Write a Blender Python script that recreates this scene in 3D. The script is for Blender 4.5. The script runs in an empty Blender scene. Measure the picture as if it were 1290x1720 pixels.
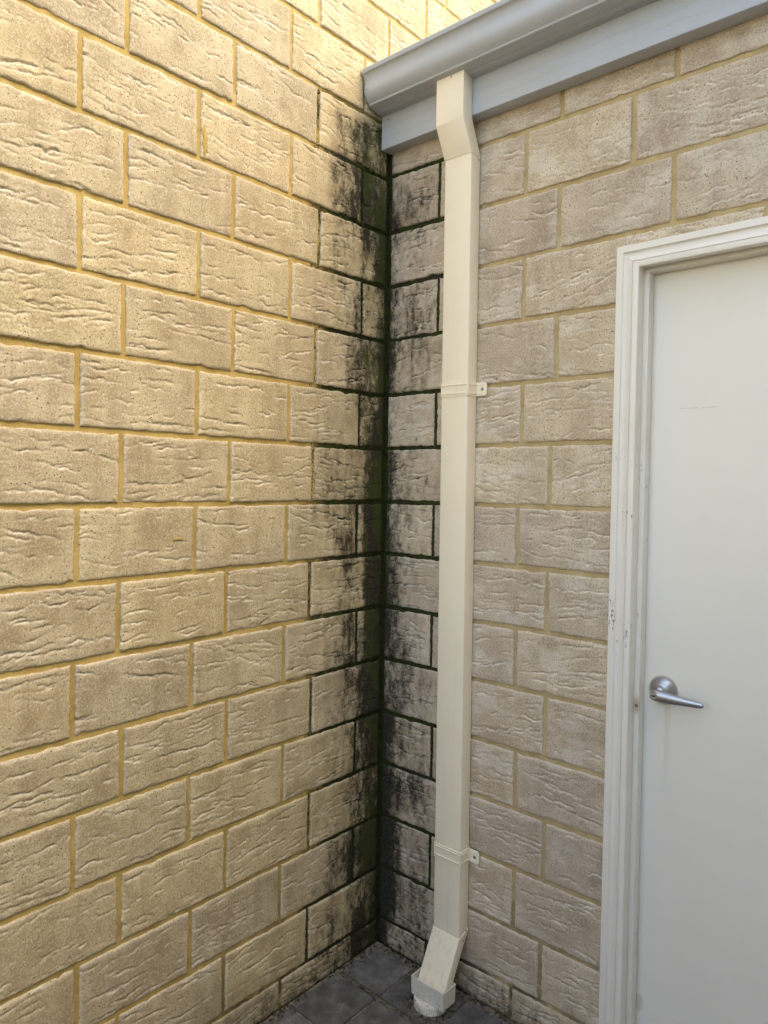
import bpy, bmesh, math, random
import numpy as np
from mathutils import Matrix, Vector
R = math.radians
sc = bpy.context.scene
C = bpy.context.collection
rng = np.random.default_rng(7)
random.seed(7)

# ------------------------------------------------------------------ camera
ZF = 0.085                       # height of the lowest bed joint above the paving
CAM = Vector((1.53531, -1.76083, 1.44344 + ZF))
PITCH, YAW, ROLL = -0.025255, 0.734456, 0.0154525
FPX, CX, CY = 1203.785, 625.054, 836.804          # in a 1290 x 1720 frame
f0 = Vector((-math.sin(YAW), math.cos(YAW), 0)); r0 = Vector((math.cos(YAW), math.sin(YAW), 0)); u0 = Vector((0, 0, 1))
fw = f0 * math.cos(PITCH) + u0 * math.sin(PITCH); uu = u0 * math.cos(PITCH) - f0 * math.sin(PITCH)
rt = r0 * math.cos(ROLL) + uu * math.sin(ROLL); up = uu * math.cos(ROLL) - r0 * math.sin(ROLL)
cd = bpy.data.cameras.new('camera'); cam = bpy.data.objects.new('camera', cd); C.objects.link(cam)
m = Matrix((rt, up, -fw)).transposed().to_4x4(); m.translation = CAM; cam.matrix_world = m
cd.sensor_fit = 'HORIZONTAL'; cd.sensor_width = 36; cd.lens = 36 * FPX / 1290
cd.shift_x = (645 - CX) / 1290; cd.shift_y = -(860 - CY) / 1290
cd.clip_start = 0.02; cd.clip_end = 500
sc.camera = cam

# ------------------------------------------------------------------ light
SUN_EL, SUN_AZ = 50, 80          # azimuth clockwise from +Y
w = bpy.data.worlds.new('World'); sc.world = w; w.use_nodes = True
nt = w.node_tree; bg = nt.nodes['Background']
sky = nt.nodes.new('ShaderNodeTexSky'); sky.sky_type = 'NISHITA'; sky.sun_disc = False
sky.sun_elevation = R(SUN_EL); sky.sun_rotation = R(SUN_AZ); sky.air_density = 1.0; sky.dust_density = 1.1; sky.ozone_density = 0.2
nt.links.new(sky.outputs[0], bg.inputs[0]); bg.inputs[1].default_value = 0.15
sl = bpy.data.lights.new('sun', 'SUN'); sl.energy = 0.31; sl.angle = R(38); sl.color = (1.0, 0.89, 0.68)
so = bpy.data.objects.new('sun', sl); C.objects.link(so); so.location = (4, -3, 8)
sd = Vector((math.sin(R(SUN_AZ)) * math.cos(R(SUN_EL)), math.cos(R(SUN_AZ)) * math.cos(R(SUN_EL)), math.sin(R(SUN_EL))))
so.rotation_euler = sd.to_track_quat('Z', 'Y').to_euler()
vs = sc.view_settings; vs.view_transform = 'Standard'; vs.look = 'None'; vs.exposure = 2.38; vs.gamma = 1.0; vs.use_curve_mapping = False
vs.use_white_balance = True; vs.white_balance_temperature = 8200; vs.white_balance_tint = 11     # the phone's open-shade balance
sc.cycles.use_denoising = True; sc.cycles.use_adaptive_sampling = True; sc.cycles.adaptive_threshold = 0.03; sc.cycles.max_bounces = 5; sc.cycles.diffuse_bounces = 4

# ------------------------------------------------------------------ node helper
class S:
    """a socket with arithmetic"""
    def __init__(s, k, o): s.k, s.o = k, o
    def _m(s, op, *a, clamp=False):
        n = s.k.n('ShaderNodeMath'); n.operation = op; n.use_clamp = clamp
        for i, v in enumerate((s,) + a): s.k.put(n.inputs[i], v)
        return S(s.k, n.outputs[0])
    def __add__(s, b): return s._m('ADD', b)
    __radd__ = __add__
    def __sub__(s, b): return s._m('SUBTRACT', b)
    def __rsub__(s, b): return (s * -1.0) + b
    def __mul__(s, b): return s._m('MULTIPLY', b)
    __rmul__ = __mul__
    def __truediv__(s, b): return s._m('DIVIDE', b)
    def max(s, b): return s._m('MAXIMUM', b)
    def min(s, b): return s._m('MINIMUM', b)
    def abs(s): return s._m('ABSOLUTE')
    def fract(s): return s._m('FRACT')
    def pow(s, b): return s._m('POWER', b)
    def clamp(s): return s._m('ADD', 0.0, clamp=True)
    def step(s, lo, hi):                     # smoothstep, also downward when lo > hi
        n = s.k.n('ShaderNodeMapRange'); n.interpolation_type = 'SMOOTHSTEP'
        s.k.put(n.inputs[0], s)
        if lo <= hi: vals = (lo, hi, 0.0, 1.0)
        else: vals = (hi, lo, 1.0, 0.0)
        for i, v in enumerate(vals): n.inputs[1 + i].default_value = v
        return S(s.k, n.outputs[0])
class Mat:
    def __init__(s, name, rough=0.8, metal=0.0, spec=0.5):
        s.m = bpy.data.materials.new(name); s.m.use_nodes = True; s.t = s.m.node_tree
        s.b = s.t.nodes['Principled BSDF']; s.b.inputs['Roughness'].default_value = rough; s.b.inputs['Metallic'].default_value = metal
        s.b.inputs['Specular IOR Level'].default_value = spec
    def n(s, t): return s.t.nodes.new(t)
    def put(s, inp, v):
        if isinstance(v, S): s.t.links.new(v.o, inp)
        elif isinstance(v, (tuple, list)) and inp.type == 'RGBA': inp.default_value = (*v[:3], 1)
        else: inp.default_value = v
    def pos(s): return S(s, s.n('ShaderNodeNewGeometry').outputs['Position'])
    def obj(s): return S(s, s.n('ShaderNodeTexCoord').outputs['Object'])
    def rand(s): return S(s, s.n('ShaderNodeObjectInfo').outputs['Random'])
    def xyz(s, v):
        n = s.n('ShaderNodeSeparateXYZ'); s.put(n.inputs[0], v); return [S(s, o) for o in n.outputs]
    def vec(s, x, y, z):
        n = s.n('ShaderNodeCombineXYZ')
        for i, v in enumerate((x, y, z)): s.put(n.inputs[i], v)
        return S(s, n.outputs[0])
    def vm(s, op, a, b):
        n = s.n('ShaderNodeVectorMath'); n.operation = op; s.put(n.inputs[0], a); s.put(n.inputs[1], b); return S(s, n.outputs[0])
    def noise(s, v, scale=5.0, detail=2.0, rough=0.5, stretch=None, col=False):
        if stretch: v = s.vm('MULTIPLY', v, stretch)
        n = s.n('ShaderNodeTexNoise'); s.put(n.inputs['Vector'], v); s.put(n.inputs['Scale'], scale)
        n.inputs['Detail'].default_value = detail; n.inputs['Roughness'].default_value = rough
        return S(s, n.outputs['Color' if col else 'Fac'])
    def voro(s, v, scale, out='Distance', feat='F1'):
        n = s.n('ShaderNodeTexVoronoi'); n.feature = feat; s.put(n.inputs['Vector'], v); s.put(n.inputs['Scale'], scale)
        return S(s, n.outputs[out])
    def mix(s, f, a, b):
        n = s.n('ShaderNodeMix'); n.data_type = 'RGBA'; s.put(n.inputs[0], f); s.put(n.inputs[6], a); s.put(n.inputs[7], b); return S(s, n.outputs[2])
    def hsv(s, c, h=0.5, sat=1.0, v=1.0):
        n = s.n('ShaderNodeHueSaturation'); s.put(n.inputs['Color'], c); s.put(n.inputs['Hue'], h); s.put(n.inputs['Saturation'], sat); s.put(n.inputs['Value'], v); return S(s, n.outputs[0])
    def bump(s, h, dist=0.001, strength=1.0):
        n = s.n('ShaderNodeBump'); s.put(n.inputs['Height'], h); n.inputs['Distance'].default_value = dist; n.inputs['Strength'].default_value = strength
        s.t.links.new(n.outputs[0], s.b.inputs['Normal'])
    def color(s, c): s.put(s.b.inputs['Base Color'], c)
    def rough(s, c): s.put(s.b.inputs['Roughness'], c)

def stain(k, reach, soft, speck):
    """dark mould that runs down the wet corner: 0..1 plus a green share"""
    p = k.pos(); x, y, z = k.xyz(p)
    d = x.max(y * -1.0)
    streak = k.noise(p, 1.0, 3, 0.55, (15, 15, 2.0))
    blot = k.noise(p, 34.0, 6, 0.68)
    med = k.noise(p, 5.5, 3, 0.6)
    under = z.step(2.74 + 0.0, 2.60)
    foot = z.step(0.42, 0.0)
    r = (reach + (streak - 0.5) * 0.16 + (med - 0.5) * 0.20 + foot * 0.07)
    raw = (r - d) / soft + (blot - 0.5) * speck
    return p, x, y, z, d, blot, med, raw, under

# ------------------------------------------------------------------ materials
def mat_brick(name='brick_face', lo=(0.355, 0.275, 0.178), hi=(0.555, 0.462, 0.322), pale=(0.78, 0.69, 0.53)):
    """fine grain and pores; the creases are modelled, colour patches and mould come per brick from face_data()"""
    k = Mat(name, 0.92, spec=0.25)
    p, rnd = k.pos(), k.rand()
    an = k.n('ShaderNodeAttribute'); an.attribute_name = 'tone'
    sp = k.n('ShaderNodeSeparateColor'); k.t.links.new(an.outputs['Color'], sp.inputs[0])
    tone, mould, lip = (S(k, o) for o in sp.outputs); green = S(k, an.outputs['Alpha'])
    grain = k.noise(p, 210.0, 3, 0.78)
    pore = k.voro(p, 105.0).step(0.22, 0.10) * (grain + tone * 0.3).step(0.62, 0.76)
    k.bump(grain * 1.0 - pore * 1.4, 0.001)
    base = k.mix(tone, lo, hi)
    base = k.mix((lip * 1.35).clamp(), base, pale)  # crease lips painted paler like lit edges, plus pale weathering
    base = k.mix((grain - 0.5).abs().step(0.02, 0.17) * 0.58, base, k.mix(grain.step(0.44, 0.56), (0.235, 0.175, 0.115), (0.76, 0.68, 0.54)))
    base = k.mix(pore * 0.9, base, (0.10, 0.075, 0.05))
    base = k.hsv(base, 0.5 + (rnd - 0.5) * 0.005, 0.95 + rnd * 0.1, 0.95 + rnd * 0.10)
    mm = mould + (grain - 0.5) * 2.6
    base = k.mix(mm.step(-1.0, 0.9) * 0.5, base, (0.15, 0.125, 0.075))
    base = k.mix(mm.step(-0.20, 1.20) * 0.95, base, k.mix(grain.step(0.38, 0.62), (0.005, 0.005, 0.0035), (0.034, 0.030, 0.020)))
    base = k.mix((green + (grain - 0.5) * 1.6).step(0.2, 1.0) * 0.7, base, (0.046, 0.060, 0.010))
    k.color(base)
    return k.m
def mat_mortar(name, lo, hi):
    k = Mat(name, 0.95, spec=0.2)
    p = k.pos()
    g = k.noise(p, 260.0, 3, 0.7); l = k.noise(p, 40.0, 3, 0.6)
    k.bump(g * 0.8 + l * 2.2, 0.001)
    base = k.mix(k.noise(p, 14.0, 4, 0.6).step(0.3, 0.7), lo, hi)
    base = k.mix((g - 0.5).abs().step(0.05, 0.25) * 0.4, base, k.mix(g.step(0.45, 0.55), (0.25, 0.17, 0.07), (0.66, 0.54, 0.32)))
    p, x, y, z, d, blot, med, raw, under = stain(k, 0.315, 0.085, 3.2)
    dark = raw.step(-0.8, 0.9) * under * d.step(0.44, 0.30)
    base = k.mix(dark * 0.97, base, (0.020, 0.019, 0.012))
    grn = k.noise(p, 16.0, 4, 0.6).step(0.36, 0.56) * dark * d.step(0.42, 0.2)
    base = k.mix(grn * 0.85, base, (0.038, 0.052, 0.009))
    low = z.step(0.5, 0.02) * k.noise(p, 12.0, 4, 0.65).step(0.35, 0.55) * d.step(0.9, 0.45) * 0.85
    base = k.mix(low, base, (0.05, 0.042, 0.028))
    k.color(base)
    return k.m
def mat_paint(name, col, rough, dirt=0.06, bumpy=0.12, metal=0.0):
    k = Mat(name, rough, metal)
    p = k.pos()
    n = k.noise(p, 7.0, 4, 0.6); f = k.noise(p, 160.0, 3, 0.6)
    c = k.mix(n.step(0.35, 0.75) * dirt * 3.0, col, tuple(v * t for v, t in zip(col, (0.80, 0.77, 0.70))))
    sp = k.voro(p, 55.0).step(0.09, 0.04) * k.noise(p, 12.0, 2).step(0.55, 0.7)
    c = k.mix(sp * 0.5, c, (0.16, 0.13, 0.09))
    k.color(c); k.rough((f - 0.5) * 0.12 + (n - 0.5) * 0.15 + rough)
    k.bump(f * bumpy + n * bumpy * 2, 0.001)
    return k
BRICK = mat_brick('greyish_cream_brick', (0.435, 0.330, 0.232), (0.650, 0.523, 0.385), (0.80, 0.73, 0.62)); BRICK_Y = mat_brick('cream_brick_bounce_tint', (0.380, 0.288, 0.158), (0.580, 0.470, 0.282)); MORTAR_Y = mat_mortar('mustard_mortar', (0.40, 0.27, 0.085), (0.54, 0.39, 0.14)); MORTAR = mat_mortar('tan_mortar', (0.44, 0.320, 0.160), (0.58, 0.440, 0.240))  # left brick is yellowed to carry warm bounced light in its colour
GREY = mat_paint('grey_steel_coating', (0.450, 0.475, 0.505), 0.36, 0.05, 0.05).m
def mat_cream():
    k = mat_paint('cream_steel_coating', (0.93, 0.825, 0.64), 0.42, 0.05, 0.06)
    p = k.pos(); x, y, z = k.xyz(p); c = S(k, k.b.inputs['Base Color'].links[0].from_socket)
    run = k.noise(p, 1.0, 4, 0.6, (75, 75, 1.6)).step(0.50, 0.78) * (k.noise(p, 3.0, 2).step(0.4, 0.7) * 0.12 + z.step(0.45, 0.05) * 0.25)
    c = k.mix(run, c, (0.36, 0.31, 0.21))
    spl = k.noise(p, 240.0, 2, 0.6).step(0.66, 0.72) * k.noise(p, 22.0, 3).step(0.45, 0.65) * z.step(0.42, 0.04)
    c = k.mix(spl * 0.4, c, (0.16, 0.13, 0.09))
    k.color(c); return k.m
CREAM = mat_cream()
def mat_white():
    k = Mat('white_gloss_paint', 0.40)
    p = k.pos(); x, y, z = k.xyz(p)
    n = k.noise(p, 9.0, 4, 0.6); f = k.noise(p, 120.0, 3, 0.6)
    c = k.mix(n.step(0.4, 0.75) * 0.25, (0.84, 0.785, 0.705), (0.74, 0.675, 0.575))
    chip = k.noise(k.vm('MULTIPLY', p, (1, 1, 0.45)), 130.0, 3, 0.6).step(0.60, 0.64) * k.noise(p, 9.0, 2).step(0.50, 0.56) * ((z - 1.36).abs()).step(0.30, 0.12)
    c = k.mix(chip * 0.9, c, (0.06, 0.05, 0.04))
    # rusty screw bleeding on the jamb
    dv = k.vm('SUBTRACT', p, (0.836, 0.018, 0.972)); dx, dy, dz = k.xyz(dv)
    ds = (dx * dx + dy * dy * 0.5 + dz * dz * 0.12).pow(0.5)
    c = k.mix(ds.step(0.011, 0.003) * 0.6, c, (0.42, 0.22, 0.07))
    k.color(c); k.rough((n - 0.5) * 0.2 + 0.40); k.bump(f * 0.10 + n * 0.25, 0.001)
    return k.m
WHITE = mat_white()
def mat_leaf():
    k = Mat('door_paint', 0.38)
    p = k.pos(); x, y, z = k.xyz(p)
    n = k.noise(p, 5.0, 4, 0.6); f = k.noise(p, 220.0, 3, 0.6)
    c = k.mix(n.step(0.35, 0.8) * 0.35, (0.84, 0.785, 0.700), (0.79, 0.725, 0.625))
    sm = k.noise(p, 14.0, 4, 0.6).step(0.60, 0.74) * ((z - 1.08).abs()).step(0.22, 0.05) * ((x - 0.95).abs()).step(0.14, 0.03)
    c = k.mix(sm * 0.0, c, (0.36, 0.33, 0.26))
    # tea-coloured runs below the lever
    wob = (k.noise(p, 1.0, 2, 0.5, (60, 1, 6)) - 0.5) * 0.010
    run = ((x - 0.897 + wob).abs()).step(0.008, 0.001) + ((x - 0.905 + wob).abs()).step(0.006, 0.001) * 0.6
    run = run * z.step(0.70, 0.98) * z.step(1.005, 0.985)
    c = k.mix(run * 0.22, c, (0.42, 0.33, 0.17))
    ring = ((x - 0.889) * (x - 0.889) + (z - 1.015) * (z - 1.015)).pow(0.5)
    c = k.mix(ring.step(0.040, 0.033) * 0.6, c, (0.40, 0.26, 0.11))
    patch = (((x - 0.848) * 1.3) * ((x - 0.848) * 1.3) + (z - 0.20) * (z - 0.20) * 0.35).pow(0.5)
    c = k.mix((patch + (n - 0.5) * 0.02).step(0.018, 0.010) * 0.4, c, (0.47, 0.40, 0.25))
    # a scored pencil line and a short scuff
    ln = ((z - 1.715 - (x - 0.92) * 0.0).abs()).step(0.0014, 0.0004) * ((x - 0.955).abs()).step(0.05, 0.04) * k.noise(p, 90.0, 2).step(0.35, 0.5)
    c = k.mix(ln * 0.35, c, (0.30, 0.28, 0.25))
    sc_ = ((z - 0.197 + (x - 1.05) * 0.55).abs()).step(0.0020, 0.0006) * ((x - 1.052).abs()).step(0.010, 0.006)
    c = k.mix(sc_ * 0.7, c, (0.10, 0.10, 0.12))
    k.color(c); k.rough((n - 0.5) * 0.2 + 0.40); k.bump(f * 0.06 + n * 0.5, 0.001)
    return k.m
LEAF = mat_leaf()
def mat_metal():
    k = Mat('satin_chrome', 0.34, 1.0); p = k.pos()
    f = k.noise(p, 1.0, 3, 0.6, (60, 60, 600))
    k.color(k.mix(f, (0.40, 0.40, 0.41), (0.52, 0.52, 0.53))); k.rough((f - 0.5) * 0.12 + 0.34); return k.m
METAL = mat_metal()
def mat_plain(name, col, rough=0.6, metal=0.0):
    k = Mat(name, rough, metal); n = k.noise(k.pos(), 90.0, 4, 0.6)
    k.color(k.mix(n.step(0.3, 0.7), tuple(v * 0.75 for v in col), col)); k.bump(n * 0.3, 0.001); return k.m
DARK = mat_plain('dark_recess', (0.03, 0.03, 0.032), 0.5)
STEEL = mat_plain('galvanised_screw', (0.45, 0.45, 0.46), 0.45, 0.8)
RUST = mat_plain('rusty_steel', (0.30, 0.13, 0.04), 0.85)
def mat_pvc():
    k = mat_paint('weathered_pvc', (0.82, 0.78, 0.69), 0.55, 0.16, 0.1)
    p = k.pos(); x, y, z = k.xyz(p); c = S(k, k.b.inputs['Base Color'].links[0].from_socket)
    spl = k.noise(p, 190.0, 3, 0.65).step(0.56, 0.66) * (z.step(0.085, 0.0) * 0.9 + 0.15)
    film = k.noise(p, 45.0, 4, 0.65).step(0.42, 0.68) * z.step(0.07, 0.0)
    c = k.mix(film * 0.5, c, (0.24, 0.20, 0.14)); c = k.mix(spl * 0.85, c, (0.07, 0.058, 0.04))
    k.color(c); return k.m
PVC = mat_pvc()
FLASH = mat_plain('cement_render', (0.46, 0.42, 0.34), 0.9)
def mat_paver():
    k = Mat('charcoal_paver', 0.85, spec=0.35)
    p = k.pos(); x, y, z = k.xyz(p); rnd = k.rand()
    g = k.noise(p, 300.0, 3, 0.7); n = k.noise(p, 18.0, 5, 0.65); s = k.noise(p, 620.0, 2, 0.5)
    k.bump(g * 1.1 + n * 2.5, 0.001)
    c = k.mix(n.step(0.3, 0.75), (0.078, 0.074, 0.068), (0.175, 0.168, 0.155))
    c = k.mix(s.step(0.66, 0.74) * 0.7, c, (0.24, 0.23, 0.21))
    silt = k.noise(p, 9.0, 5, 0.7).step(0.52, 0.70) * k.noise(p, 150.0, 4, 0.7).step(0.42, 0.6)
    c = k.mix(silt * 0.75, c, (0.26, 0.225, 0.18))
    c = k.hsv(c, 0.5, 1.0, 0.85 + rnd * 0.3)
    k.color(c); return k.m
PAVER = mat_paver()
def mat_grit():
    k = Mat('silt_and_grit', 0.95, spec=0.2)
    p = k.pos(); x, y, z = k.xyz(p); d = x.max(y * -1.0)
    n = k.noise(p, 30.0, 5, 0.7); g = k.noise(p, 420.0, 3, 0.7)
    c = k.mix(n.step(0.35, 0.65), (0.060, 0.050, 0.036), (0.34, 0.285, 0.215))
    c = k.mix(g.step(0.55, 0.7) * 0.6, c, (0.30, 0.26, 0.20))
    k.color(c); k.bump(g * 1.5 + n * 3.0, 0.001); return k.m
GRIT = mat_grit()
def mat_pebble():
    k = Mat('crumbs', 0.95, spec=0.2); n = k.noise(k.pos(), 70.0, 3, 0.6)
    c = k.mix(n.step(0.35, 0.65), (0.040, 0.032, 0.022), (0.30, 0.25, 0.185)); k.color(c); return k.m
CRUMB = mat_pebble()
def mat_moss():
    k = Mat('moss', 0.95, spec=0.15); n = k.noise(k.pos(), 60.0, 3, 0.6)
    c = k.mix(n.step(0.35, 0.65), (0.009, 0.010, 0.005), (0.036, 0.046, 0.009)); k.color(c); return k.m
MOSS = mat_moss()

# ------------------------------------------------------------------ object helpers
def link(name, me, mat, parent=None, loc=(0, 0, 0), rotz=0.0):
    if mat and not me.materials: me.materials.append(mat)
    o = bpy.data.objects.new(name, me); C.objects.link(o); o.location = loc; o.rotation_euler = (0, 0, rotz)
    if parent: o.parent = parent
    return o
def empty(name, loc=(0, 0, 0)):
    o = bpy.data.objects.new(name, None); C.objects.link(o); o.location = loc; o.empty_display_size = 0.1; return o
def tag(o, label, cat, group=None, kind=None):
    o['label'] = label; o['category'] = cat
    if group: o['group'] = group
    if kind: o['kind'] = kind
    return o
def mesh(name, v, f, smooth=False):
    me = bpy.data.meshes.new(name); me.from_pydata([tuple(map(float, a)) for a in v], [], [tuple(map(int, a)) for a in f]); me.update()
    if smooth: me.polygons.foreach_set('use_smooth', [True] * len(me.polygons))
    return me
def bm_mesh(name, bm, smooth=False, recalc=True):
    if recalc: bmesh.ops.recalc_face_normals(bm, faces=bm.faces)
    me = bpy.data.meshes.new(name); bm.to_mesh(me); bm.free()
    if smooth: me.polygons.foreach_set('use_smooth', [True] * len(me.polygons))
    return me
def box_bm(x0, x1, y0, y1, z0, z1, bev=0.0, seg=2):
    bm = bmesh.new(); bmesh.ops.create_cube(bm, size=1)
    for v in bm.verts: v.co = ((x0 + x1) / 2 + v.co.x * (x1 - x0), (y0 + y1) / 2 + v.co.y * (y1 - y0), (z0 + z1) / 2 + v.co.z * (z1 - z0))
    if bev: bmesh.ops.bevel(bm, geom=list(bm.edges), offset=bev, segments=seg, affect='EDGES', profile=0.6)
    return bm
def box(name, mat, parent, x0, x1, y0, y1, z0, z1, bev=0.0):
    return link(name, bm_mesh(name, box_bm(x0, x1, y0, y1, z0, z1, bev)), mat, parent)
def sweep(name, rings, mat, parent, caps=True, closed=True, smooth=False):
    """rings: list of equally long point lists"""
    n = len(rings[0]); v = [p for r in rings for p in r]; f = []
    for i in range(len(rings) - 1):
        for j in range(n if closed else n - 1):
            a, b = i * n + j, i * n + (j + 1) % n
            f.append((a, b, b + n, a + n))
    if caps and closed: f += [tuple(range(n))[::-1], tuple(range((len(rings) - 1) * n, len(rings) * n))]
    bm = bmesh.new(); vv = [bm.verts.new(p) for p in v]
    for q in f: bm.faces.new([vv[i] for i in q])
    return link(name, bm_mesh(name, bm, smooth), mat, parent)
def lathe_bm(prof, axis_o, axis='Y', seg=40):
    """prof: (radius, along) pairs"""
    bm = bmesh.new(); rows = []
    for r, a in prof:
        row = []
        for i in range(seg):
            t = 2 * math.pi * i / seg; c, s_ = r * math.cos(t), r * math.sin(t)
            p = (c, a, s_) if axis == 'Y' else (c, s_, a)
            row.append(bm.verts.new((axis_o[0] + p[0], axis_o[1] + p[1], axis_o[2] + p[2])))
        rows.append(row)
    for i in range(len(rows) - 1):
        for j in range(seg): bm.faces.new((rows[i][j], rows[i][(j + 1) % seg], rows[i + 1][(j + 1) % seg], rows[i + 1][j]))
    bm.faces.new(rows[0]); bm.faces.new(rows[-1])
    return bm

# ------------------------------------------------------------------ brickwork
H, LN, JT = 0.172, 0.30202, 0.0135
BED = ({0: (-.004, .0211), 1: (-.0051, .0121), 2: (-.0028, .0039), 3: (-.0032, .0015), 4: (-.0018, .0022), 5: (.0029, -.0044), 6: (.001, -.0027), 7: (.0005, -.0003), 8: (-.0029, .0041), 9: (-.004, .0022), 10: (-.0044, .002), 11: (-.0022, .0013), 12: (.0004, -.0023), 13: (-.0005, .0011), 14: (.0012, -.0002), 15: (-.0007, -.001)},
       {0: (.0016, .021), 1: (.0031, .0075), 2: (.0016, .0107), 3: (.0023, .0022), 4: (-.0001, .0016), 5: (.0027, .0031), 6: (.001, .0016), 7: (.0013, .0014), 8: (-.0028, .0066), 9: (-.0015, .0049), 10: (-.0018, .0053), 11: (.0024, .0017), 12: (.0036, .0019), 13: (.0042, -.0028), 14: (.0122, -.0105)})
def zbed(wl, j, u):
    a, b = BED[wl].get(j, (0, 0)); return ZF + j * H + a + b * max(-0.5, min(u, 1.4))
# perpend positions measured in the photograph: (wall, bond, n) -> {course: u}
PERP = {(0, 'A', 0): {13: .125, 11: .1185, 9: .123, 7: .126, 5: .1205, 1: .123}, (0, 'A', 1): {13: .4165, 11: .4145, 9: .414, 7: .4165, 5: .4205, 1: .4255},
        (0, 'A', 2): {13: .720, 15: .721, 11: .717, 9: .7185, 7: .721, 5: .727, 3: .7335, 1: .7245}, (0, 'A', 3): {13: 1.024, 11: 1.023, 9: 1.0255, 7: 1.027, 5: 1.0335, 3: 1.0315, 1: 1.021},
        (0, 'B', 0): {12: .3045, 10: .3145, 8: .318, 6: .3245, 4: .314, 2: .3165, 0: .317}, (0, 'B', 1): {12: .6125, 14: .6125, 10: .610, 8: .618, 6: .625, 4: .619, 2: .618, 0: .619},
        (0, 'B', 2): {12: .9145, 14: .914, 10: .9185, 8: .922, 6: .9265, 4: .916, 2: .9185},
        (1, 'A', 0): {13: .199, 11: .201, 9: .200, 7: .198, 5: .198, 3: .206, 1: .207}, (1, 'A', 1): {11: .4985, 9: .501, 7: .494, 5: .495, 3: .5015, 1: .504, 13: .498}, (1, 'A', 2): {13: .799},
        (1, 'B', 1): {10: .6005, 8: .589, 6: .589, 4: .5915, 2: .5945, 0: .5915, 12: .601, 14: .603}, (1, 'B', 2): {12: .9005, 14: .902}}
NOM = {(0, 'A'): .1192, (0, 'B'): .3146, (1, 'A'): .198, (1, 'B'): .2934}
def perps(wl, j, lo, hi):
    t = 'A' if j % 2 else 'B'; out = []
    for n in range(-9, 12):
        u = PERP.get((wl, t, n), {}).get(j, NOM[(wl, t)] + n * LN + rng.uniform(-.004, .004))
        if lo + 0.03 < u < hi - 0.03: out.append(u)
    return out
PT = rng.random(4096).astype(np.float32)
def vnoise(x, y, seed=0):
    xi, yi = np.floor(x).astype(np.int64), np.floor(y).astype(np.int64); fx, fy = x - xi, y - yi
    fx, fy = fx * fx * (3 - 2 * fx), fy * fy * (3 - 2 * fy)
    h = lambda i, j: PT[((i * 73856093) ^ (j * 19349663) ^ (seed * 83492791)) & 4095]
    return (h(xi, yi) * (1 - fx) + h(xi + 1, yi) * fx) * (1 - fy) + (h(xi, yi + 1) * (1 - fx) + h(xi + 1, yi + 1) * fx) * fy
def fbm(x, y, seed=0, octv=4, gain=0.55):
    a, t, o = 1.0, 0.0, 0.0
    for i in range(octv):
        o = o + a * vnoise(x * 2 ** i + i * 7.3, y * 2 ** i + i * 3.1, seed + i); t += a; a *= gain
    return o / t
def sstep(a, b, x):
    t = np.clip((x - a) / (b - a), 0, 1); return t * t * (3 - 2 * t)
def face_data(wl, U, Z, lip, bseed, bshift=0.0):
    """tone, mould, lip and moss share at each point of a brick face"""
    su = 11.0 if wl == 0 else 57.0
    tone = 0.52 + 1.5 * (fbm(U * 16 + bseed, Z * 16, 5, 5, .62) - .5) + 0.5 * (fbm(U * 5 + bseed, Z * 5, 15, 2) - .5) + 0.7 * (fbm(U * 45 + bseed, Z * 7, 25, 3) - .5)
    d = np.abs(U) - bshift
    streak = fbm(U * 17 + su, Z * 1.6, 31, 4, .6) - .5; blot = fbm(U * 75 + su, Z * 38, 41, 5, .80) - .5; med = fbm(U * 6.5 + su, Z * 5.5, 51, 3) - .5
    under = sstep(ZF + 2.62, ZF + 2.53, Z + .10 * med) if wl == 0 else sstep(ZF + 2.62, ZF + 2.3, Z + .3 * med)
    foot = sstep(.46, .05, Z)
    if wl == 0:
        r = .172 + .36 * streak + .24 * med + foot * .15 - .10 * sstep(ZF + 2.30, ZF + 2.50, Z); soft = .14
        r = r + .16 * (fbm(Z * 2.6, Z * 0 + .5, 33, 3) - .5)
    else:
        r = .105 + .26 * streak + .30 * med + foot * .06; soft = .17
    mould = np.clip((r - d) / soft, -3.0, 1.05) + blot * 2.5 + 0.8 * lip[1] * sstep(.36, .2, d)
    mould = mould + (sstep(.13, .02, d) * .55 + .55 * np.exp(-((d - .125) / .02) ** 2) * (fbm(U * 30 + su, Z * 9, 37, 3) > .42) if wl == 0 else sstep(.06, .0, d) * .6)
    mould = np.maximum(mould, -.25 + (.10 - Z) / .13 + blot * 1.8)
    mould = np.maximum(mould, (.15 - Z) / .11 + blot * 3.0 - .75 - sstep(.22, .5, d) * .85)
    mould = np.where(under > 0, (mould + 1.5) * under - 1.5, -1.5)
    green = sstep(.16, .02, d) * (fbm(U * 30 + su, Z * 12, 61, 5, .75) - .37) * 6.0 * under * (1.0 if wl == 0 else 0.25) * np.clip(mould + .6, 0, 1)
    if wl == 1: lip = (np.maximum(lip[0], sstep(.52, .72, fbm(U * 9 + bseed, Z * 15, 63, 4, .65)) * .32), lip[1])
    return np.clip(tone, 0, 1), np.clip(mould, -1.5, 2), np.clip(lip[0], 0, 1), np.clip(green, 0, 1)
def smooth_noise(n, amp):
    a = rng.normal(0, 1, n + 12); k = np.hanning(9); k /= k.sum()
    a = np.convolve(a, k, 'valid')[:n] * 2.0 + rng.normal(0, .25, n); return a * amp
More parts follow.
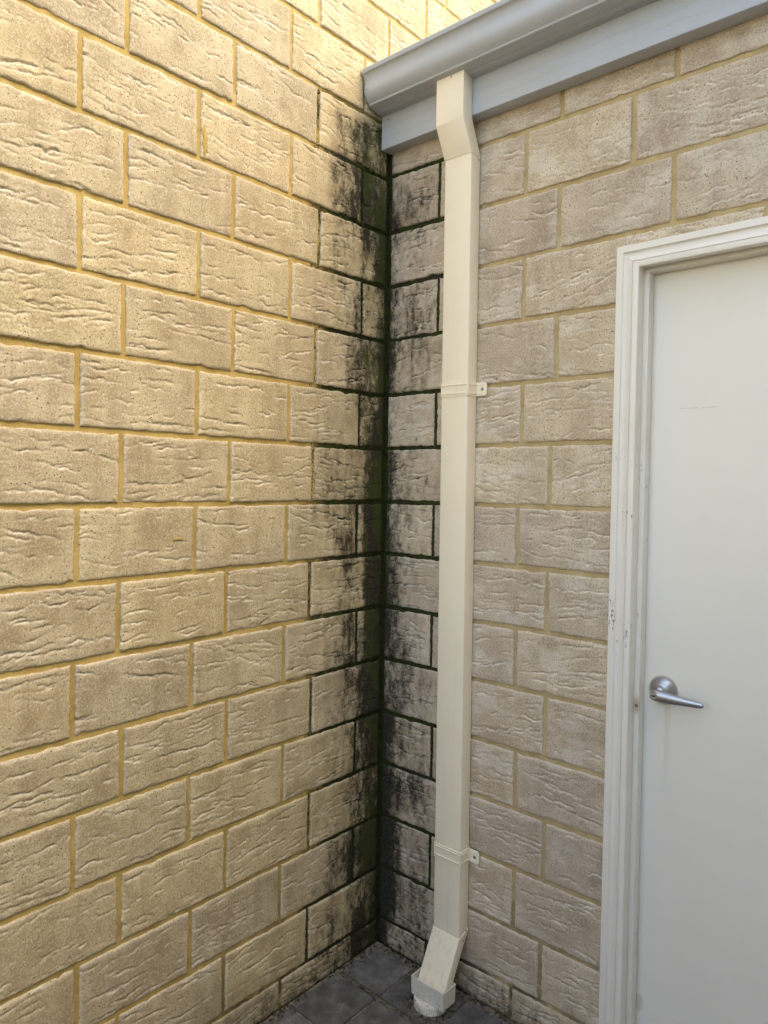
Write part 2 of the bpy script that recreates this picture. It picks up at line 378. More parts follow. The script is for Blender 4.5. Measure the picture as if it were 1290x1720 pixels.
def make_brick(parent, wl, c, seen=True):
    """c: four corners (u, z): bottom low-u, bottom high-u, top high-u, top low-u"""
    (ua, za), (ub, zb), (uc, zc), (ud, zd) = c
    uc_ = (ua + ub + uc + ud) / 4; zc_ = (za + zb + zc + zd) / 4
    Lb = max(ub - ua, uc - ud); Hb = (zc + zd - za - zb) / 2
    gu, gz = (.0040, .0020) if seen else (.0080, .0042)
    def knots(g, L):
        e = [0, 0.0018, 0.0045]; mid = np.linspace(0.0085, L - 0.0085, max(2, int((L - .017) / g))); return np.concatenate([e, mid, [L - 0.0045, L - 0.0018, L]]) / L
    S_, T_ = np.meshgrid(knots(gu, Lb), knots(gz, Hb)); nzr, nxr = S_.shape
    U = (1 - T_) * ((1 - S_) * ua + S_ * ub) + T_ * ((1 - S_) * ud + S_ * uc)
    Z = (1 - T_) * ((1 - S_) * za + S_ * zb) + T_ * ((1 - S_) * zd + S_ * zc)
    dB, dT, dL, dR = T_ * Hb, (1 - T_) * Hb, S_ * Lb, (1 - S_) * Lb
    # ragged arrises, now and then a chipped length
    eb, et, el, er = smooth_noise(nxr, .0009), smooth_noise(nxr, .0009), smooth_noise(nzr, .0008), smooth_noise(nzr, .0008)
    for e in (eb, et):
        if rng.random() < .4:
            i = rng.integers(0, max(1, nxr - 6)); wd = rng.integers(3, 12); m_ = np.hanning(wd + 2)[1:-1][:len(e[i:i + wd])]; e[i:i + wd] += m_ * rng.uniform(.002, .005)
    fade = lambda d: np.exp(-(d / 0.011) ** 2)
    Z = Z + fade(dB) * eb[None, :] - fade(dT) * et[None, :]
    U = U + fade(dL) * el[:, None] - fade(dR) * er[:, None]
    # face: undulation, drag creases (steep above, easing out below), rounded edge; positive D = into the wall
    bs = float(rng.uniform(0, 900)); D = (fbm(U * 14 + bs, Z * 26, 71, 3) - .5) * 0.0013 + (fbm(U * 60 + bs, Z * 90, 81, 3, .7) - .5) * 0.0013
    lip = np.zeros_like(U); deep = np.zeros_like(U)
    if True:
        tilt = rng.normal(0, .09); dens = rng.uniform(0.7, 1.35) * Lb / .29
        for q in range(int(25 * dens)):
            ln = rng.uniform(.010, .028) if q % 5 < 1 else rng.gamma(3.0, .031) + .020
            x0 = rng.uniform(ua - .02, ub - .005); z0 = rng.uniform(za, zd); sl_ = tilt + rng.normal(0, .085); A = rng.uniform(.0016, .0043) * (0.75 if ln < .03 else 1.0)
            t = (U - x0) / ln; inn = (t > 0) & (t < 1)
            if not inn.any(): continue
            env = np.where(inn, np.sin(np.pi * np.clip(t, 0, 1)) ** .5, 0) * np.clip(fbm(U * 55 + q * 3.7 + bs, U * 0 + q * 1.9, 93, 2) * 2.2 - .45, .12, 1.1)
            wob = (fbm(U * 38 + q * 5.1 + bs, U * 0 + q, 91, 3, .6) - .5) * .015 * min(1, ln / .05) + (vnoise(U * 190 + bs, U * 0 + q, 95) - .5) * .0035
            bow = rng.normal(0, .006) * 4 * np.clip(t, 0, 1) * (1 - np.clip(t, 0, 1)) * min(1, ln / .06)
            dz = Z - (z0 + sl_ * (U - x0) + wob + bow)
            wu, wd_ = .0014, rng.uniform(.0020, .0055)
            pr = np.where(dz > 0, np.exp(-(dz / wu) ** 1.4), np.exp(-(-dz / wd_) ** 1.3)) * env
            rise = np.exp(-((dz - .0065) / .0045) ** 2) * env * .12
            D += A * (pr - rise); deep = np.maximum(deep, pr * (dz > -.0015)); lip = np.maximum(lip, np.exp(-((dz + .0026) / .0020) ** 2) * env * rng.uniform(.3, 1.0))
    edge = np.minimum(np.minimum(dL, dR), np.minimum(dB, dT))
    D += 0.0026 * np.exp(-(edge / 0.0022) ** 1.2) + rng.uniform(-.0012, .0012) + rng.uniform(-.004, .004) * (S_ - .5) * .5 + rng.uniform(-.005, .005) * (T_ - .5) * .5
    lip = np.maximum(lip * (0.35 + fbm(U * 30 + bs, Z * 30, 99, 3)), np.exp(-(edge / .004)) * (fbm(U * 20 + bs, Z * 20, 97, 3)) * .55)
    at = np.stack([a_.ravel() for a_ in face_data(wl, U, Z, (lip, deep), bs, float(np.clip(rng.normal(0, .022), -.035, .04)))], -1)
    X = (U - uc_) * (-1 if wl == 0 else 1); Zl = Z - zc_
    front = np.stack([X, D, Zl], -1).reshape(-1, 3)
    idx = np.arange(nxr * nzr).reshape(nzr, nxr)
    loop = list(idx[0, :]) + list(idx[1:, -1]) + list(idx[-1, -2::-1]) + list(idx[-2:0:-1, 0])
    back = front[loop].copy(); back[:, 1] = 0.03
    V = np.concatenate([front, back]); at = np.concatenate([at, at[loop]]); o = nxr * nzr; n = len(loop)
    qd = np.stack([idx[:-1, :-1], idx[:-1, 1:], idx[1:, 1:], idx[1:, :-1]], -1).reshape(-1, 4)
    lp = np.array(loop); l2 = np.roll(lp, -1); bi = o + np.arange(n); b2 = np.roll(bi, -1)
    F = np.concatenate([qd, np.stack([lp, bi, b2, l2], -1)])
    if wl == 0: F = F[:, ::-1]
    me = bpy.data.meshes.new('brick'); me.vertices.add(len(V)); me.vertices.foreach_set('co', V.astype(np.float32).ravel())
    me.loops.add(F.size); me.loops.foreach_set('vertex_index', np.ascontiguousarray(F, np.int32).ravel())
    me.polygons.add(len(F)); me.polygons.foreach_set('loop_start', np.arange(0, F.size, 4, dtype=np.int32)); me.polygons.foreach_set('loop_total', np.full(len(F), 4, np.int32))
    me.polygons.foreach_set('use_smooth', np.ones(len(F), bool)); me.update(calc_edges=True)
    ca = me.attributes.new('tone', 'FLOAT_COLOR', 'POINT'); ca.data.foreach_set('color', at.astype(np.float32).ravel())
    if wl == 0: return link('brick', me, BRICK_Y, parent, (0.0, -uc_, zc_), math.pi / 2)
    return link('brick', me, BRICK, parent, (uc_, 0.0, zc_), 0.0)
def lay(parent, wl, j, lo, hi, zlo=None, zhi=None):
    """one course of bricks between u = lo and hi (optionally cut to zlo / zhi)"""
    us = [lo] + perps(wl, j, lo, hi) + [hi]; h = JT / 2
    for i in range(len(us) - 1):
        a = us[i] + (h if i else 0); b = us[i + 1] - (h if i < len(us) - 2 else 0)
        if b - a < 0.02: continue
        t = [rng.uniform(-.0012, .0012) for _ in range(4)]
        zb0, zb1, zt0, zt1 = zbed(wl, j, a) + h + t[0], zbed(wl, j, b) + h + t[1], zbed(wl, j + 1, a) - h + t[2], zbed(wl, j + 1, b) - h + t[3]
        if zlo is not None: zb0 = zb1 = max(zlo, min(zb0, 9)) if zlo > zb0 else zb0
        if zhi is not None: zt0, zt1 = min(zt0, zhi), min(zt1, zhi)
        if min(zt0 - zb0, zt1 - zb1) < 0.015: continue
        tl = rng.uniform(-.001, .001)
        make_brick(parent, wl, ((a + tl, zb0), (b + tl, zb1), (b - tl, zt1), (a - tl, zt0)), seen=(a < 1.26 and (wl == 0 or b < 1.2 or a < 1.12)))
RAKE = 0.0065
left = empty('brick_wall', (0, 0, 0))
tag(left, 'tall cream textured brick wall with yellow mortar running left from the mossy corner', 'brick wall', kind='thing')
ULEFT, TOP = 2.30, 20
for j in range(-1, TOP):
    lay(left, 0, j, 0.012 if j < 15 else -1.16, ULEFT, zlo=0.004 if j == -1 else None)
box('mortar', MORTAR_Y, left, -0.10, -RAKE, -ULEFT, 1.2, -0.05, ZF + TOP * H)
right = empty('brick_wall', (0.4, 0, 0))
tag(right, 'greyer brick wall under the gutter, behind the cream downpipe and round the white door', 'brick wall', kind='thing')
DX0, DX1, DZ = 0.785, 1.705, 2.036 - 0.012 + ZF        # opening hidden by the architrave
for j in range(-1, 15):
    zhi = ZF + 2.56 if j == 14 else None
    if j <= 10: segs = [(0.010, DX0), (DX1, 2.2)]
    elif j == 11: segs = [(0.010, DX0), (DX0 + 0.0, DX1), (DX1, 2.2)]
    else: segs = [(0.010, 2.2)]
    for lo, hi in segs:
        if j == 11 and lo == DX0: lay(right, 1, j, lo - 0.0, hi, zlo=DZ)
        else: lay(right, 1, j, lo, hi, zlo=0.004 if j == -1 else None, zhi=zhi)
for p in right.children: p.location.x -= 0.4
bm = box_bm(-0.006, DX0 + 0.012, RAKE, 0.11, -0.05, ZF + 2.57)
for b in ((DX1 - 0.012, 2.2, RAKE, 0.11, -0.05, ZF + 2.57), (DX0 + 0.012, DX1 - 0.012, RAKE, 0.11, DZ + 0.012, ZF + 2.57)):
    t = box_bm(*b); me_ = bpy.data.meshes.new('t'); t.to_mesh(me_); t.free(); bm.from_mesh(me_); bpy.data.meshes.remove(me_)
mo = link('mortar', bm_mesh('mortar', bm), MORTAR, right, (-0.4, 0, 0))

# mortar smeared on brick faces
def smear(parent, wl, u, z, su, sz, seed):
    r = np.random.default_rng(seed); n = 26; bm = bmesh.new(); ring = []
    c = bm.verts.new((0, -0.0026, 0))
    rr = 1 + 0.35 * np.convolve(np.pad(r.normal(0, 1, n), 2, 'wrap'), np.ones(5) / 5, 'valid') + .12 * r.normal(0, 1, n)
    inner = []
    for i in range(n):
        t = 2 * math.pi * i / n; x, zz = math.cos(t) * su * rr[i], math.sin(t) * sz * rr[i]
        ring.append(bm.verts.new((x, 0.004, zz))); inner.append(bm.verts.new((x * .7, -0.0018 + r.uniform(-.0010, .0006), zz * .7)))
    for i in range(n):
        j = (i + 1) % n; bm.faces.new((ring[i], ring[j], inner[j], inner[i])); bm.faces.new((inner[i], inner[j], c))
    me = bm_mesh('mortar_smear', bm, True)
    if wl == 0: return link('mortar_smear', me, MORTAR_Y, parent, (0.0, -u, z), math.pi / 2)
    return link('mortar_smear', me, MORTAR, parent, (u - 0.4, 0, z))
smear(left, 0, 0.705, ZF + 2.29, 0.009, 0.042, 3)
smear(left, 0, 0.772, ZF + 1.29, 0.022, 0.007, 5)

# ------------------------------------------------------------------ paving
ground = tag(box('paving', GRIT, None, -0.12, 40, -40, 0.12, -0.3, -0.006), 'charcoal square paving with gritty joints at the foot of both walls', 'paving', kind='structure')
PX = [0.004, 0.1705, 0.3695]; PX += [0.3695 + 0.199 * i for i in range(1, 6)]
PY = [0.004, 0.186, 0.390]; PY += [0.390 + 0.199 * i for i in range(1, 5)]
for i in range(len(PX) - 1):
    for j in range(len(PY) - 1):
        x0, x1, y0, y1 = PX[i] + 0.0035, PX[i + 1] - 0.0045, PY[j] + 0.0035, PY[j + 1] - 0.0045
        if j == 1: y0 += 0.010
        bm = box_bm(-(x1 - x0) / 2, (x1 - x0) / 2, -(y1 - y0) / 2, (y1 - y0) / 2, -0.05, 0, 0.0035, 2)
        for v in bm.verts: v.co.x += random.uniform(-.0008, .0008); v.co.y += random.uniform(-.0008, .0008)
        pv = link('paver', bm_mesh('paver', bm), PAVER, ground, ((x0 + x1) / 2, -(y0 + y1) / 2, 0.0))
        pv.rotation_euler = (random.uniform(-.008, .008), random.uniform(-.008, .008), random.uniform(-.006, .006)); pv.location.z = random.uniform(-.0015, .001)

# ------------------------------------------------------------------ fascia and gutter
XE = 2.2
fas = empty('fascia_beam', (0.0, 0, ZF + 2.5))
tag(fas, 'smooth grey steel fascia beam along the wall top, below the gutter', 'fascia', kind='thing')
def along(name, prof, x0, x1, mat, parent, drop0=0.0, drop1=0.0, closed=True, smooth=False, n=2):
    rings = []
    for i in range(n):
        t = i / (n - 1); x = x0 + (x1 - x0) * t; dz = drop0 + (drop1 - drop0) * t
        rings.append([(x, y, z + dz) for y, z in prof])
    o = sweep(name, rings, mat, None, True, closed, smooth)
    o.parent = parent; o.matrix_parent_inverse = Matrix.Translation(-Vector(parent.location))
    return o
zb = ZF + 2.4885; zt = ZF + 2.5885
prof = [(-0.0455, zb + 0.0015), (-0.0440, zb), (-0.0015, zb), (-0.0015, zb + 0.075), (-0.0015, zt + .01), (-0.0455, zt + .01), (-0.0455, zb + 0.068), (-0.0449, zb + 0.066), (-0.0449, zb + 0.062), (-0.0455, zb + 0.060), (-0.0455, zb + 0.036), (-0.0450, zb + 0.0345), (-0.0450, zb + 0.031), (-0.0455, zb + 0.0295)]
along('board', prof, 0.004, XE, GREY, fas, 0, -0.014)
def screw(parent, p, axis, r=0.003, mat=None):
    prof = [(0.0002, -r * .8), (r * .55, -r * .75), (r, -r * .2), (r, r * .6)] if axis == 'Y' else [(0.0002, r * .8), (r * .55, r * .75), (r, r * .2), (r, -r * .6)]
    o = link('screw', bm_mesh('screw', lathe_bm(prof, (0, 0, 0), 'Y' if axis == 'Y' else 'Z', 12), True), mat or STEEL, None, p)
    o.parent = parent; o.matrix_parent_inverse = parent.matrix_world.inverted() if parent.type != 'EMPTY' else Matrix.Translation(-Vector(parent.location))
    return o
screw(fas, (0.032, -0.0455, zb + 0.088), 'Y', 0.0022, DARK)
gut = empty('roof_gutter', (0.0, -0.1, ZF + 2.6))
tag(gut, 'grey ogee steel roof gutter ending against the left brick wall', 'gutter', kind='thing')
gz = ZF
outer = [(-0.046, 2.5905), (-0.062, 2.5915), (-0.0625, 2.5925), (-0.068, 2.5927), (-0.0685, 2.5917), (-0.078, 2.5945), (-0.0785, 2.5955), (-0.083, 2.596), (-0.0835, 2.595),
         (-0.1055, 2.6000), (-0.1085, 2.6008), (-0.1100, 2.6035), (-0.1095, 2.6060), (-0.1110, 2.6075)]
# ogee face
cp = [(-0.1110, 2.6075), (-0.1165, 2.6120), (-0.1235, 2.6190), (-0.1290, 2.6280), (-0.1318, 2.6380), (-0.1315, 2.6480), (-0.1303, 2.6570), (-0.1300, 2.6660), (-0.1315, 2.6740), (-0.1345, 2.6800), (-0.1385, 2.6840)]
outer += cp[1:] + [(-0.1425, 2.6855), (-0.1440, 2.6880), (-0.1440, 2.6985), (-0.1425, 2.7000), (-0.1395, 2.7000)]
inner = [(y + 0.0016 if z > 2.603 else y, z + (0.0014 if z <= 2.603 else 0.0006)) for y, z in reversed(outer[:-3])]
prof = [(y, z + gz) for y, z in outer + [(-0.1388, 2.6988), (-0.141, 2.697)] + inner]
tr = along('trough', prof, 0.006, XE, GREY, gut, 0, -0.016, smooth=False, n=2)
# round the ogee: smooth shading by angle
for o in (tr,):
    o.data.polygons.foreach_set('use_smooth', [True] * len(o.data.polygons)); o.data.update()
    try: o.data.set_sharp_from_angle(angle=R(32))
    except Exception: pass
capp = [(y, z + gz) for y, z in outer] + [(-0.046, 2.695 + gz)]
along('end_cap', [(y * 0.985 - .0005, z + .0012 if z < gz + 2.61 else z - .0012) for y, z in capp], 0.0045, 0.008, GREY, gut)
screw(gut, (0.012, -0.1325, gz + 2.641), 'Y', 0.0025)
# roof edge and flashing behind the gutter
roof = tag(empty('roof_edge', (0.0, 0.1, ZF + 2.65)), 'pale cement flashing and roof edge tucked behind the gutter end', 'roof', kind='thing')
bm = box_bm(0.002, 0.040, -0.060, 0.10, ZF + 2.66, ZF + 2.735, 0.004)
for v in bm.verts: v.co += Vector((0, random.uniform(-.002, .002), random.uniform(-.002, .002)))
fl = link('flashing', bm_mesh('flashing', bm), FLASH, roof); fl.matrix_parent_inverse = Matrix.Translation(-roof.location)
along('roof_sheet', [(-0.05, ZF + 2.655), (1.2, ZF + 2.82), (1.2, ZF + 2.84), (-0.05, ZF + 2.675)], 0.002, XE, GREY, roof)
screw(roof, (0.022, -0.0605, ZF + 2.715), 'Y', 0.003)

# ------------------------------------------------------------------ downpipe
PW, PD = 0.0945, 0.047
def rrect(cx, hw, yb, yf, z, shear=0.0, r=0.0035, zfun=None):
    """rounded rectangle ring, yb = back y, yf = front y"""
    pts = []
    for (sx, y, a0) in ((1, yb, 0), (-1, yb, 90), (-1, yf, 180), (1, yf, 270)):
        sy = 1 if y == yb else -1
        ox, oy = cx + sx * (hw - r), y - sy * r
        for t in (0, 30, 60, 90):
            a = R(a0 + t); pts.append((ox + r * math.cos(a), oy + r * math.sin(a)))
    return [(x, y, z if zfun is None else zfun(x, y)) for x, y in pts]
dp = empty('downpipe', (0.31, -0.03, 0.0))
tag(dp, 'cream rectangular steel downpipe running down the wall from the gutter', 'downpipe')
def own(o, par):
    o.parent = par; o.matrix_parent_inverse = Matrix.Translation(-Vector(par.location)) if par.type == 'EMPTY' else par.matrix_world.inverted(); return o
def pcx(zr): return 0.3035 + (0.311 - 0.3035) * (2.38 - zr) / 2.28      # the pipe leans a little
zA, zB = 0.104, 2.381
mid = sweep('pipe_shaft', [rrect(pcx(z), PW / 2 - .0008, -0.0025, -0.0025 - PD, ZF + z) for z in (zA - .006, 1.2, zB + .010)], CREAM, None, smooth=False); own(mid, dp)
up_top = sweep('pipe_offset', [rrect(0.3035, PW / 2 + .0008, -0.0015, -0.0510, ZF + zB, zfun=lambda x, y: ZF + zB),
                              rrect(0.3015, PW / 2 + .0008, -0.0460, -0.0925, ZF + 2.47, zfun=lambda x, y: ZF + 2.466 + (y + .0925) * 0.28),
                              rrect(0.3010, PW / 2 + .0008, -0.0460, -0.0925, ZF + 2.60)], CREAM, None); own(up_top, dp)
lo_r = [rrect(0.3115, PW / 2 + .0008, -0.0015, -0.0510, 0, zfun=lambda x, y: ZF + 0.106 + (y + 0.051) * 0.25),
        rrect(0.3105, PW / 2 + .0004, -0.0790, -0.1255, 0, zfun=lambda x, y: ZF - 0.030 + (y + 0.1255) * 0.25)]
lo_e = sweep('pipe_shoe', lo_r, CREAM, None); own(lo_e, dp)
for o in (mid, up_top, lo_e):
    o.data.polygons.foreach_set('use_smooth', [True] * len(o.data.polygons)); o.data.set_sharp_from_angle(angle=R(25))
for (x, y, z, par) in ((0.350, -0.012, 2.372, mid), (0.350, -0.044, 2.470, up_top), (0.3585, -0.014, 0.118, mid), (0.3590, -0.030, 0.094, lo_e)):
    s_ = link('rivet', bm_mesh('rivet', lathe_bm([(0.0002, 0.0016), (.0016, 0.0013), (.0022, 0)], (0, 0, 0), 'Z', 10), True), RUST, None, (x, y, ZF + z)); s_.rotation_euler = (0, R(90), 0); s_.parent = par; s_.matrix_parent_inverse = Matrix.Translation(-Vector(dp.location))
    s_.matrix_parent_inverse = Matrix.Identity(4); s_.location = Vector((x, y, ZF + z)) 
rv = link('rivet', bm_mesh('rivet', lathe_bm([(0.0002, -0.0015), (.0016, -.0012), (.0022, 0)], (0, 0, 0), 'Y', 10), True), RUST, up_top, (0.306, -0.0927, ZF + 2.590))
def strap(zr):
    cx = pcx(zr); z0, z1 = ZF + zr - 0.0205, ZF + zr + 0.0205
    body = sweep('strap', [rrect(cx, PW / 2 + .0016, -0.001, -0.0515, z, r=.004) for z in (z0, z1)], CREAM, None, smooth=False); own(body, dp)
    bm = bmesh.new()
    for s_ in (-1, 1):                         # two rolled ribs on the front and the side, a turned edge below
        zc = ZF + zr + s_ * 0.0125
        for a in ((cx - PW / 2 + .003, cx + PW / 2 - .004, -0.0530, -0.0512, zc - .0022, zc + .0022), (cx + PW / 2 + .0012, cx + PW / 2 + .0030, -0.046, -0.010, zc - .0022, zc + .0022)):
            t = box_bm(*a, bev=.0008, seg=2); me_ = bpy.data.meshes.new('t'); t.to_mesh(me_); t.free(); bm.from_mesh(me_); bpy.data.meshes.remove(me_)
    rb = link('rib', bm_mesh('rib', bm, True), CREAM, None); rb.parent = body
    # ear screwed to the wall
    x0 = cx + PW / 2 + .0012; x1 = x0 + 0.035; c = 0.006
    pts = [(x0, z0 + .001), (x1 - c, z0 + .001), (x1, z0 + .001 + c), (x1, z1 - .001 - c), (x1 - c, z1 - .001), (x0, z1 - .001)]
    bm = bmesh.new(); fr = [bm.verts.new((x, -0.0062, z)) for x, z in pts]; bk = [bm.verts.new((x, -0.0040, z)) for x, z in pts]
    bm.faces.new(fr); bm.faces.new(bk[::-1])
    for i in range(6): bm.faces.new((fr[i], bk[i], bk[(i + 1) % 6], fr[(i + 1) % 6]))
    bmesh.ops.recalc_face_normals(bm, faces=bm.faces); bmesh.ops.bevel(bm, geom=[e for e in bm.edges], offset=.0006, segments=1, affect='EDGES')
    for s_ in (-1, 1):
        t = box_bm(x0 + .004, x1 - .009, -0.0076, -0.0058, ZF + zr + s_ * .0125 - .0016, ZF + zr + s_ * .0125 + .0016, .0006); me_ = bpy.data.meshes.new('t'); t.to_mesh(me_); t.free(); bm.from_mesh(me_); bpy.data.meshes.remove(me_)
    ear = link('fixing_ear', bm_mesh('fixing_ear', bm), CREAM, None); ear.parent = body
    sw = link('screw', bm_mesh('screw', lathe_bm([(.0012, -.0012), (.0014, -.0024), (.0040, -.0022), (.0048, -.0010), (.0048, .001)], (0, 0, 0), 'Y', 16), True), STEEL, body, (x0 + 0.020, -0.0062, ZF + zr))
    sk = link('screw_socket', bm_mesh('screw_socket', lathe_bm([(.0002, -.0026), (.0016, -.0026), (.0016, 0)], (0, 0, 0), 'Y', 8)), DARK, body, (x0 + 0.020, -0.0062, ZF + zr))
strap(1.7115); strap(0.3415)

# ------------------------------------------------------------------ drain adaptor
ad = empty('drain_adaptor', (0.305, -0.11, 0.0))
tag(ad, 'stained white plastic drain adaptor that the downpipe foot drops into', 'drain adaptor')
def tube_rect(name, x0, x1, y0, y1, z0, z1, th, mat, par):
    bm = bmesh.new()
    def ring(a, z, ins): return [bm.verts.new((x, y, z)) for x, y in ((x0 + ins, y0 + ins), (x1 - ins, y0 + ins), (x1 - ins, y1 - ins), (x0 + ins, y1 - ins))]
    ob, ot, it, ib = ring(0, z0, 0), ring(0, z1, -0.001), ring(0, z1, th - .001), ring(0, z0 + .004, th)
    for A, B in ((ob, ot), (ot, it), (it, ib)):
        for i in range(4): bm.faces.new((A[i], A[(i + 1) % 4], B[(i + 1) % 4], B[i]))
    bm.faces.new(ob[::-1]); bm.faces.new(ib)
    bmesh.ops.recalc_face_normals(bm, faces=bm.faces)
    bmesh.ops.bevel(bm, geom=list(bm.edges), offset=.0009, segments=2, affect='EDGES')
    return own(link(name, bm_mesh(name, bm), mat, None), par)
tube_rect('socket', 0.2500, 0.3655, -0.1325, -0.0740, ZF - 0.062, ZF - 0.0085, 0.003, PVC, ad)
sp = link('spigot', bm_mesh('spigot', lathe_bm([(.0005, ZF - .0630), (.0470, ZF - .0635), (.0482, ZF - .065), (.0488, ZF - .072), (.0490, -0.02)], (0.3000, -0.1050, 0), 'Z', 56), True), PVC, None); own(sp, ad)
sp.data.set_sharp_from_angle(angle=R(40))

# ------------------------------------------------------------------ door
dr = empty('door', (1.25, 0.04, 0.0))
tag(dr, 'plain white painted door with moulded white frame in the right brick wall', 'door')
AX0, AZ = 0.7725, ZF + 2.0325          # outer edge of architrave, its top
AX1 = 1.735
# architrave profile: distance from outer edge -> y of face
AP = [(0.0, 0.000), (0.0, -0.0185), (0.0015, -0.0200), (0.0160, -0.0200), (0.0172, -0.0188), (0.0176, -0.0165), (0.0195, -0.0152), (0.0225, -0.0148), (0.0275, -0.0152), (0.0330, -0.0168), (0.0375, -0.0188), (0.0400, -0.0192), (0.0408, -0.0172), (0.0420, -0.0160), (0.0425, -0.0188), (0.0435, -0.0200), (0.0545, -0.0200), (0.0565, -0.0185), (0.0570, -0.0150), (0.0570, 0.000)]
def mitre(name, pts_fn, mat):
    """moulding mitred round three sides: left leg, head, right leg"""
    rings = [[pts_fn(0, q) for q in AP], [pts_fn(1, q) for q in AP], [pts_fn(2, q) for q in AP], [pts_fn(3, q) for q in AP]]
    return rings
def apt(c, q):
    d, y = q
    if c == 0: return (AX0 + d, y, 0.004)
    if c == 1: return (AX0 + d, y, AZ - d)
    if c == 2: return (AX1 - d, y, AZ - d)
    return (AX1 - d, y, 0.004)
rg = [[apt(c, q) for q in AP] for c in range(4)]
for i in range(3):
    o = sweep('architrave', [rg[i], rg[i + 1]], WHITE, None); own(o, dr)
    o.data.polygons.foreach_set('use_smooth', [True] * len(o.data.polygons)); o.data.set_sharp_from_angle(angle=R(38))
JX0, JX1, JZ = 0.829, 1.678, ZF + 1.981
def ubox(name, t, y0, y1, x0, x1, z1, mat, bev=.0012):
    """three pieces round the opening, thickness t inwards"""
    for a in ((x0, x0 + t, y0, y1, 0.0, z1 - t - .0004), (x0, x1, y0, y1, z1 - t, z1), (x1 - t, x1, y0, y1, 0.0, z1 - t - .0004)):
        own(box(name, mat, None, *a, bev), dr)
ubox('jamb', 0.030, -0.0005, 0.105, JX0 - 0.030, JX1 + 0.030, JZ + 0.030, WHITE)
ubox('door_stop', 0.0125, 0.018, 0.0485, JX0, JX1, JZ, WHITE)
LX0, LX1, LZ = 0.8340, 1.673, ZF + 1.976
own(box('door_leaf', LEAF, None, LX0, LX1, 0.0515, 0.0875, 0.012, LZ, .0012), dr)
own(box('threshold', STEEL, None, JX0, JX1, 0.0, 0.10, -0.01, 0.008, .002), dr)
rs = own(link('screw_head', bm_mesh('screw_head', lathe_bm([(.0003, -.0022), (.003, -.0018), (.0042, .001)], (0.8355, 0.0178, ZF + 0.887), 'Y', 12), True), RUST, None), dr)
# lever
hx, hz, hy = 0.889, ZF + 0.930, 0.0515
hd = own(link('lever_handle', bm_mesh('lever_handle', lathe_bm([(.0335, hy), (.0335, hy - .003), (.0320, hy - .006), (.0270, hy - .0125), (.0205, hy - .0185), (.0165, hy - .0205), (.0150, hy - .022), (.0140, hy - .030), (.0150, hy - .036)], (hx, 0, hz), 'Y', 48), True), METAL, None), dr)
# lever arm: starts at the key barrel and tapers to the tip
secs = []
prf = [(-0.0135, .0050, 0.0), (-0.0120, .0092, 0.0), (-0.008, .0122, 0), (0.0, .0136, 0), (.012, .0138, -.0008), (.028, .0128, -.0020), (.048, .0110, -.0030), (.070, .0092, -.0036), (.090, .0076, -.0042), (.101, .0066, -.0045), (.1055, .0050, -.0048), (.1075, .0025, -.005)]
for dx, r_, dz in prf:
    th = 0.0125 if dx < 0.02 else 0.0125 - 0.0065 * min(1, (dx - .02) / .085)
    if abs(r_) < .007: th *= .7
    yc = hy - .0455 + max(0.0, dx - 0.02) * 0.06
    secs.append([(hx + dx, yc + th * math.copysign(abs(math.cos(a)) ** .7, math.cos(a)), hz - 0.003 + dz + r_ * math.copysign(abs(math.sin(a)) ** .8, math.sin(a))) for a in np.linspace(0, 2 * math.pi, 25)[:-1]])
la = sweep('lever', secs, METAL, None, smooth=True); la.parent = hd
kx, kz = hx - .0015, hz - .003
kr = link('key_surround', bm_mesh('key_surround', lathe_bm([(.0080, hy - .0570), (.0096, hy - .0570), (.0096, hy - .0500)], (kx, 0, kz), 'Y', 32)), DARK, None); kr.parent = hd
kb = link('key_barrel', bm_mesh('key_barrel', lathe_bm([(.0002, hy - .0600), (.0072, hy - .0600), (.0082, hy - .0592), (.0084, hy - .050)], (kx, 0, kz), 'Y', 32)), METAL, None); kb.parent = hd
ks = link('keyway', bm_mesh('keyway', box_bm(kx - .0052, kx + .0040, hy - .0606, hy - .0590, kz - .0010, kz + .0022)), DARK, None); ks.parent = hd
for o in (kr, kb, ks): o.matrix_parent_inverse = Matrix.Identity(4)

# ------------------------------------------------------------------ the wing and back wall, out of frame, added to shade the court
blocker = tag(box('shade_wall', FLASH, None, 2.75, 3.0, -3.4, 0.3, -0.05, 4.1), 'unseen pale wing across the narrow court', 'wall', kind='structure')
back = tag(box('shade_wall', FLASH, None, -0.1, 3.0, -3.75, -3.55, -0.05, 1.5), 'lower unseen pale wall behind the viewer, added to cut low sky light', 'wall', kind='structure')

# ------------------------------------------------------------------ loose stuff: crumbs along the wall foot, moss in the corner
def scatter(name, label, cat, mat, items, flat=0.7):
    """items: (x, y, z, r); small eight-sided lumps in one mesh"""
    base = np.array([(1, 0, 0), (-1, 0, 0), (0, 1, 0), (0, -1, 0), (0, 0, 1), (0, 0, -1)], float)
    tri = np.array([(0, 2, 4), (2, 1, 4), (1, 3, 4), (3, 0, 4), (2, 0, 5), (1, 2, 5), (3, 1, 5), (0, 3, 5)])
    V, F = [], []
    for i, (x, y, z, r) in enumerate(items):
        a = rng.uniform(0, 6.28); ca, sa = math.cos(a), math.sin(a); b = base * rng.uniform(.6, 1.3, (6, 1)) * r
        b = np.stack([b[:, 0] * ca - b[:, 1] * sa, b[:, 0] * sa + b[:, 1] * ca, b[:, 2] * flat], 1)
        V.append(b + (x, y, z)); F.append(tri + 6 * i)
    me = mesh(name, np.concatenate(V), np.concatenate(F), True)
    return tag(link(name, me, mat), label, cat, kind='stuff')
it = []
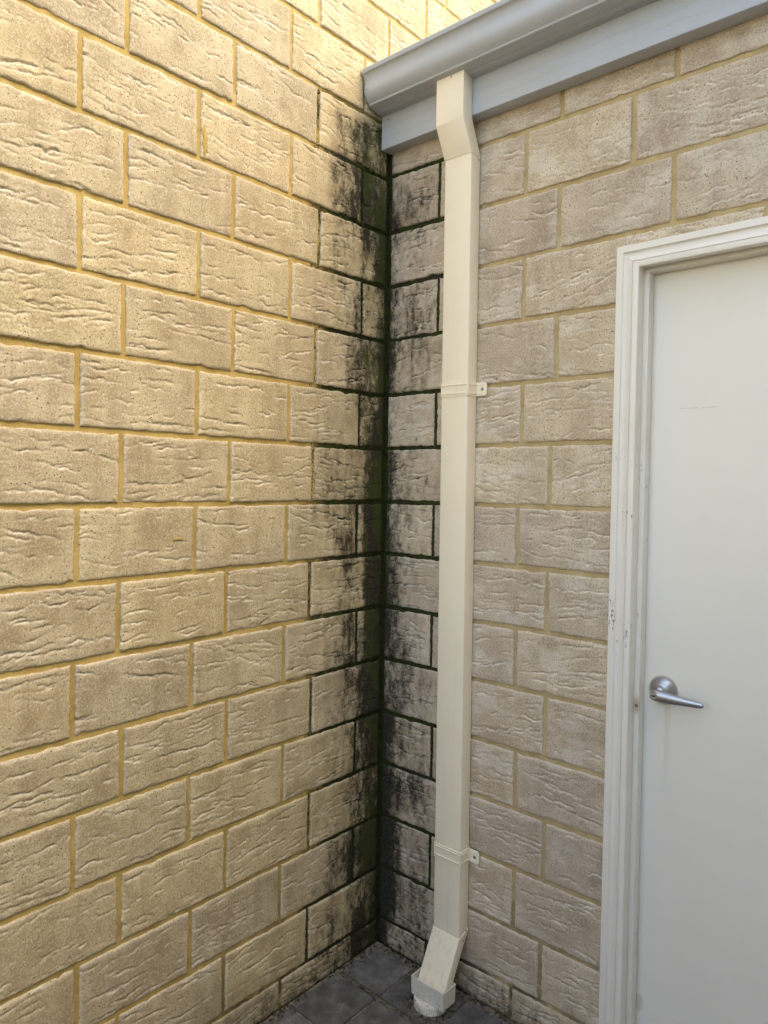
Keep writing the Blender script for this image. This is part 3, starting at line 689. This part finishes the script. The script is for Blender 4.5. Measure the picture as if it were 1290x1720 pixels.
for _ in range(7000):
    t = abs(rng.normal(0, .013)); s_ = rng.random()
    if rng.random() < .5: it.append((t + .002, -rng.uniform(0, 0.75), max(0, .004 - t * .35), rng.uniform(.0008, .0028)))
    else: it.append((rng.uniform(0, 0.78), -t - .002, max(0, .004 - t * .35), rng.uniform(.0008, .0028)))
for _ in range(3600):                                       # silted joints
    q = rng.random()
    if q < .60: it.append((rng.uniform(0, .42), -0.193 + rng.normal(0, .007 if q < .35 else .016), rng.uniform(-.003, .0012), rng.uniform(.0007, .0018)))
    elif q < .78: it.append((0.171 + rng.normal(0, .003), -rng.uniform(0, .6), rng.uniform(-.006, .0), rng.uniform(.0007, .0016)))
    else: it.append((0.3695 + rng.normal(0, .004), -rng.uniform(0, .3), rng.uniform(-.006, .001), rng.uniform(.0007, .002)))
for _ in range(900):
    a = rng.uniform(0, 6.28); r_ = .052 + abs(rng.normal(0, .012)); it.append((0.300 + r_ * math.cos(a), -.105 + r_ * math.sin(a), .0015, rng.uniform(.0008, .0024)))
scatter('loose_grit', 'brown grit and crumbs lying along the foot of the walls and in paver joints', 'grit', CRUMB, it)
mo_ = []
for _ in range(4200):                                       # wet corner seam
    z = rng.uniform(0.0, 2.56); a = abs(rng.normal(0, .004)) if rng.random() < .8 else abs(rng.normal(0, .011))
    if rng.random() < .5: mo_.append((rng.uniform(-.002, .004), -a - .001, z, rng.uniform(.0007, .0020)))
    else: mo_.append((a + .001, rng.uniform(-.001, .006), z, rng.uniform(.0007, .0018)))
for _ in range(5200):                                       # bed joints near the corner
    j = rng.integers(0, 15); wl = 0 if rng.random() < .65 else 1
    u = abs(rng.normal(0, .14)) if wl == 0 else abs(rng.normal(0, .11))
    if u > (.34 if wl == 0 else .25): continue
    z = zbed(wl, j, u) + rng.normal(-.001, .0035)
    mo_.append((rng.uniform(-.006, -.002), -u, z, rng.uniform(.0008, .0024)) if wl == 0 else (u, rng.uniform(.003, .0065), z, rng.uniform(.0007, .0020)))
for j in range(0, 15):                                      # first perpends on the left
    uu_ = PERP[(0, 'A' if j % 2 else 'B', 0)].get(j, NOM[(0, 'A' if j % 2 else 'B')])
    for _ in range(130 if j % 2 else 40): mo_.append((rng.uniform(-.006, -.001), -uu_ + rng.normal(0, .004), zbed(0, j, .1) + rng.uniform(0, H), rng.uniform(.0008, .0026)))
scatter('corner_moss', 'dark green moss growing down the wet inside corner and its joints', 'moss', MOSS, mo_, 1.0)
